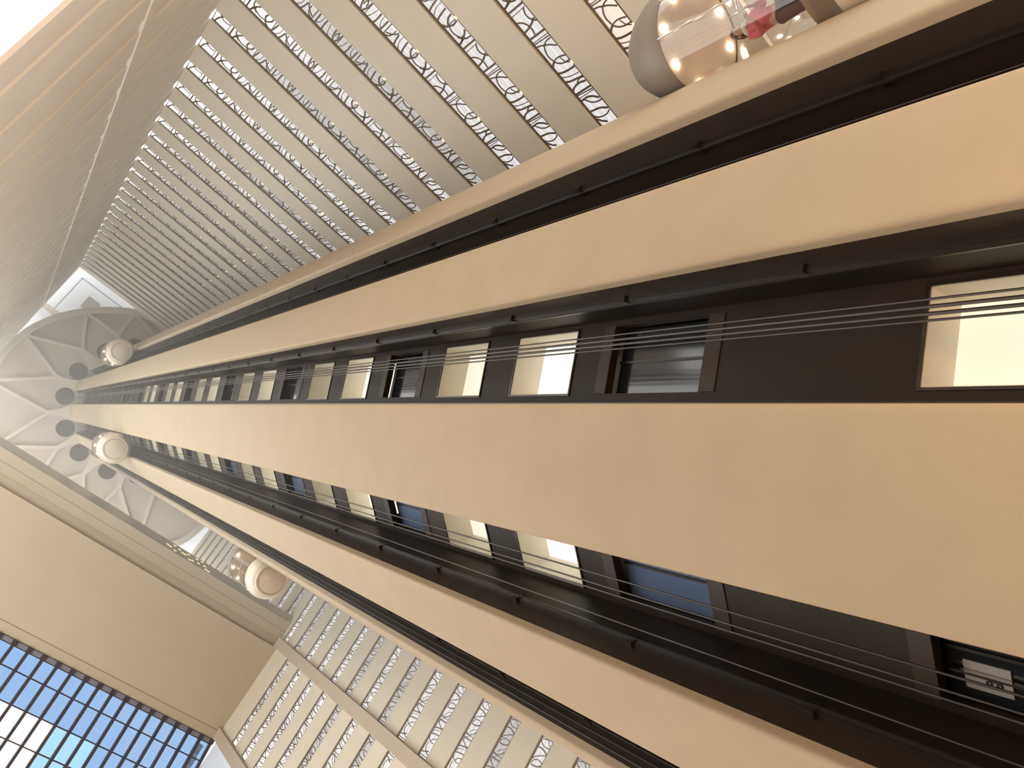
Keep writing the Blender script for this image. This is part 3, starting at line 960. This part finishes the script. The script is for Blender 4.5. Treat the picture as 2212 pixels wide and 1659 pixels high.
def person(name, loc, rz, label, top_m, hold):
    root = tag(empty(name, loc, rz), label, 'person')
    V, E, Rr = [], [], []
    def add(p, r, frm=None):
        V.append(p); Rr.append(r)
        if frm is not None: E.append((frm, len(V) - 1))
        return len(V) - 1
    pel = add((0, 0, 0.95), (0.16, 0.12))
    wst = add((0, 0, 1.10), (0.14, 0.10), pel)
    chs = add((0, 0.0, 1.30), (0.17, 0.12), wst)
    nkb = add((0, 0.0, 1.45), (0.07, 0.065), chs)
    nk = add((0, 0.015, 1.52), 0.055, nkb)
    jaw = add((0, 0.035, 1.58), (0.066, 0.075), nk)
    hd = add((0, 0.02, 1.67), (0.078, 0.095), jaw)
    add((0, 0.01, 1.74), (0.06, 0.07), hd)
    arms = []
    for sg in (-1, 1):
        hip = add((sg * 0.09, 0, 0.90), 0.095, pel)
        kn = add((sg * 0.10, 0.02, 0.50), 0.062, hip)
        an = add((sg * 0.10, -0.01, 0.09), 0.042, kn)
        add((sg * 0.11, 0.13, 0.04), (0.045, 0.03), an)
        shd = add((sg * 0.17, 0, 1.38), 0.062, chs)
        if hold:
            elb = add((sg * 0.23, 0.06, 1.12), 0.046, shd)
            wr = add((sg * 0.12, 0.26, 1.16), 0.030, elb)
            fdir = Vector((-sg * 0.35, 0.9, 0.25)).normalized()
        else:
            elb = add((sg * 0.24, -0.02, 1.11), 0.046, shd)
            wr = add((sg * 0.25, 0.08, 0.88), 0.030, elb)
            fdir = Vector((0, 0.3, -0.95)).normalized()
        wv = Vector(V[wr])
        palm = add(tuple(wv + fdir * 0.07), (0.036, 0.020), wr)
        side = Vector((1, 0, 0)) if not hold else Vector((0.2, 0.1, 0.97)).normalized()
        pv = Vector(V[palm])
        for q, ln in enumerate((0.070, 0.078, 0.074, 0.058)):
            k1 = add(tuple(pv + side * (q - 1.5) * 0.020 + fdir * 0.03), 0.0095, palm)
            k2 = add(tuple(Vector(V[k1]) + fdir * ln * 0.55), 0.0088, k1)
            add(tuple(Vector(V[k2]) + fdir * ln * 0.45 + Vector((-sg * 0.015, 0, -0.012))), 0.0080, k2)
        th = add(tuple(wv + fdir * 0.03 + side * 0.035), 0.011, palm)
        add(tuple(Vector(V[th]) + fdir * 0.045 + side * 0.018), 0.010, th)
        arms.append((shd, elb, wr))
    skin_mesh('body', V, E, Rr, M_SKIN, root)
    # nose, ears, eyes
    f = MB()
    f.lathe([(0.0, 0.0), (0.012, 0.012), (0.010, 0.03), (0.0, 0.045)], 10, cy=0.125)
    f.v = [(x, y, z + 1.60) for x, y, z in f.v]
    for sg in (-1, 1):
        i = len(f.v)
        f.lathe([(0.0, -0.03), (0.014, -0.018), (0.014, 0.018), (0.0, 0.03)], 8, cx=sg * 0.088, cy=0.0)
        f.v = f.v[:i] + [(x, y, z + 1.63) for x, y, z in f.v[i:]]
    f.build('face_features', M_SKIN, root, True)
    e = MB()
    for sg in (-1, 1):
        i = len(e.v)
        e.lathe([(0.0, -0.009), (0.009, 0.0), (0.0, 0.009)], 10, cx=sg * 0.032, cy=0.108)
        e.v = e.v[:i] + [(x, y, z + 1.655) for x, y, z in e.v[i:]]
    e.build('eyes', M_BLACK, root, True)
    # hair cap
    h = MB()
    prof = [(0.0, 0.135), (0.055, 0.12), (0.088, 0.08), (0.102, 0.02), (0.100, -0.05), (0.085, -0.12), (0.06, -0.16)]
    h.lathe(prof, 24)
    h.v = [(x * 0.95, y * 1.05 - 0.012 - (0.03 if z < 0.02 and y > 0 else 0) - (0.05 if z < -0.02 and y > 0 else 0), z + 1.67) for x, y, z in h.v]
    h.build('hair', M_HAIR, root, True)
    # sweater: torso and sleeves
    SV, SE, SR = [], [], []
    def sa(p, r, frm=None):
        SV.append(p); SR.append(r)
        if frm is not None: SE.append((frm, len(SV) - 1))
        return len(SV) - 1
    s0 = sa((0, 0, 0.90), (0.185, 0.145)); s1 = sa((0, 0, 1.10), (0.165, 0.125), s0); s2 = sa((0, 0, 1.30), (0.19, 0.14), s1); sa((0, 0, 1.43), (0.10, 0.085), s2)
    for (shd, elb, wr) in arms:
        a1 = sa(V[shd], 0.078, s2); a2 = sa(V[elb], 0.060, a1); sa(V[wr], 0.043, a2)
    skin_mesh('sweater', SV, SE, SR, top_m, root)
    TV, TE, TR = [(0, 0, 0.96)], [], [(0.172, 0.132)]
    for sg in (-1, 1):
        i = len(TV)
        TV += [(sg * 0.095, 0, 0.84), (sg * 0.10, 0.02, 0.50), (sg * 0.10, -0.005, 0.12)]
        TR += [0.112, 0.080, 0.064]
        TE += [(0, i), (i, i + 1), (i + 1, i + 2)]
    skin_mesh('trousers', TV, TE, TR, M_DARKCLOTH, root)
    return root
def in_car(root, lx, ly, lz):
    return root.location + Matrix.Rotation(root.rotation_euler.z, 4, 'Z') @ Vector((lx, ly, lz))
p1 = person('person', in_car(near_car, 0.05, -0.22, 1.28), near_car.rotation_euler.z + math.radians(-60), 'person in a pink knit sweater with pale scarf riding the nearest elevator car', M_PINK, True)
sc_ = MB().lathe([(0.075, 1.41), (0.115, 1.43), (0.125, 1.47), (0.105, 1.52), (0.078, 1.54)], 24).build('scarf', M_WHITECLOTH, p1, True)
p2 = person('person', in_car(near_car, -0.20, 0.42, 1.28), near_car.rotation_euler.z + math.radians(150), 'person in a dark grey jacket behind the glass of the nearest elevator car', M_GREYCLOTH, False)

# ================================================================== PAINTED GLINTS AND ADDED UPLIGHTS
gl = tag(empty('painted_glints', W(18, -2.0, 62.3)), 'short row of glowing slivers imitating golden reflections on the bridge metal edge', 'painted glints')
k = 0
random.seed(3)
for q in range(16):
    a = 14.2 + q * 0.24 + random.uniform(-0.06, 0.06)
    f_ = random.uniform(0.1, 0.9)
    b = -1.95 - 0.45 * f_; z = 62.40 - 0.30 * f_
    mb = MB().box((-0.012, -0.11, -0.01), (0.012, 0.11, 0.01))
    o = mb.build('glint_sliver', M_BRASS, gl)  # emissive sliver imitates a golden reflection; no bulb here
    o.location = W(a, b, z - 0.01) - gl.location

def uplight(a, b, label, power):  # unseen lamp added for warm light low on the tower
    root = tag(empty('added_uplight', W(a, b, Z_FLOOR)), label, 'added uplight', 'added unseen uplights around the tower base')
    MB().lathe([(0.0, 0.0), (0.24, 0.0), (0.24, 0.06), (0.18, 0.10), (0.22, 0.42), (0.20, 0.42)], 24).build('housing', M_LAMPBODY, root, True)
    MB().lathe([(0.0, 0.40), (0.20, 0.40)], 24).build('lens', M_LAMPLENS, root)
    ld = bpy.data.lights.new('uplight', 'AREA')
    ld.shape = 'DISK'
    ld.size = 0.5
    ld.energy = power
    ld.color = UPLIGHT_COLOR
    lo = bpy.data.objects.new('uplight_beam', ld)
    COL.objects.link(lo)
    lo.parent = root
    lo.location = (0, 0, 0.44)
    lo.rotation_euler = (PI, 0, 0)
    return root
for k, (d, rr) in enumerate(((20, 10.2), (70, 9.2), (118, 8.9), (150, 9.0), (178, 9.0), (204, 9.2), (262, 9.4), (290, 10.0), (326, 10.2))):
    x, y = pol(rr, d)
    uplight(TC[0] + y, TC[1] + x, 'added unseen floor uplight, %s around the tower base' % ordinal(k + 1), UPLIGHT_POWER * (0.42 if 140 < d < 210 else 1.0))

# ================================================================== HAZE, ALSO FOR LENS GLARE
hz = MB().sbox(A_2 + 0.3, A_L - 0.5, -1.8, B_R - 0.1, 16.0, Z_ROOF - 0.1).build('atrium_glare_haze', None)  # scatter volume added as haze and in place of veiling lens glare
tag(hz, 'thin pale haze filling the upper atrium, also standing in for lens glare', 'haze', kind='stuff')
hm = bpy.data.materials.new('thin_glare_haze')
hm.use_nodes = True
t = hm.node_tree
t.nodes.clear()
o_ = t.nodes.new('ShaderNodeOutputMaterial')
vs = t.nodes.new('ShaderNodeVolumeScatter')
vs.inputs['Color'].default_value = (1.0, 0.95, 0.88, 1)
vs.inputs['Density'].default_value = HAZE
vs.inputs['Anisotropy'].default_value = 0.2
t.links.new(vs.outputs[0], o_.inputs['Volume'])
hz.data.materials.append(hm)
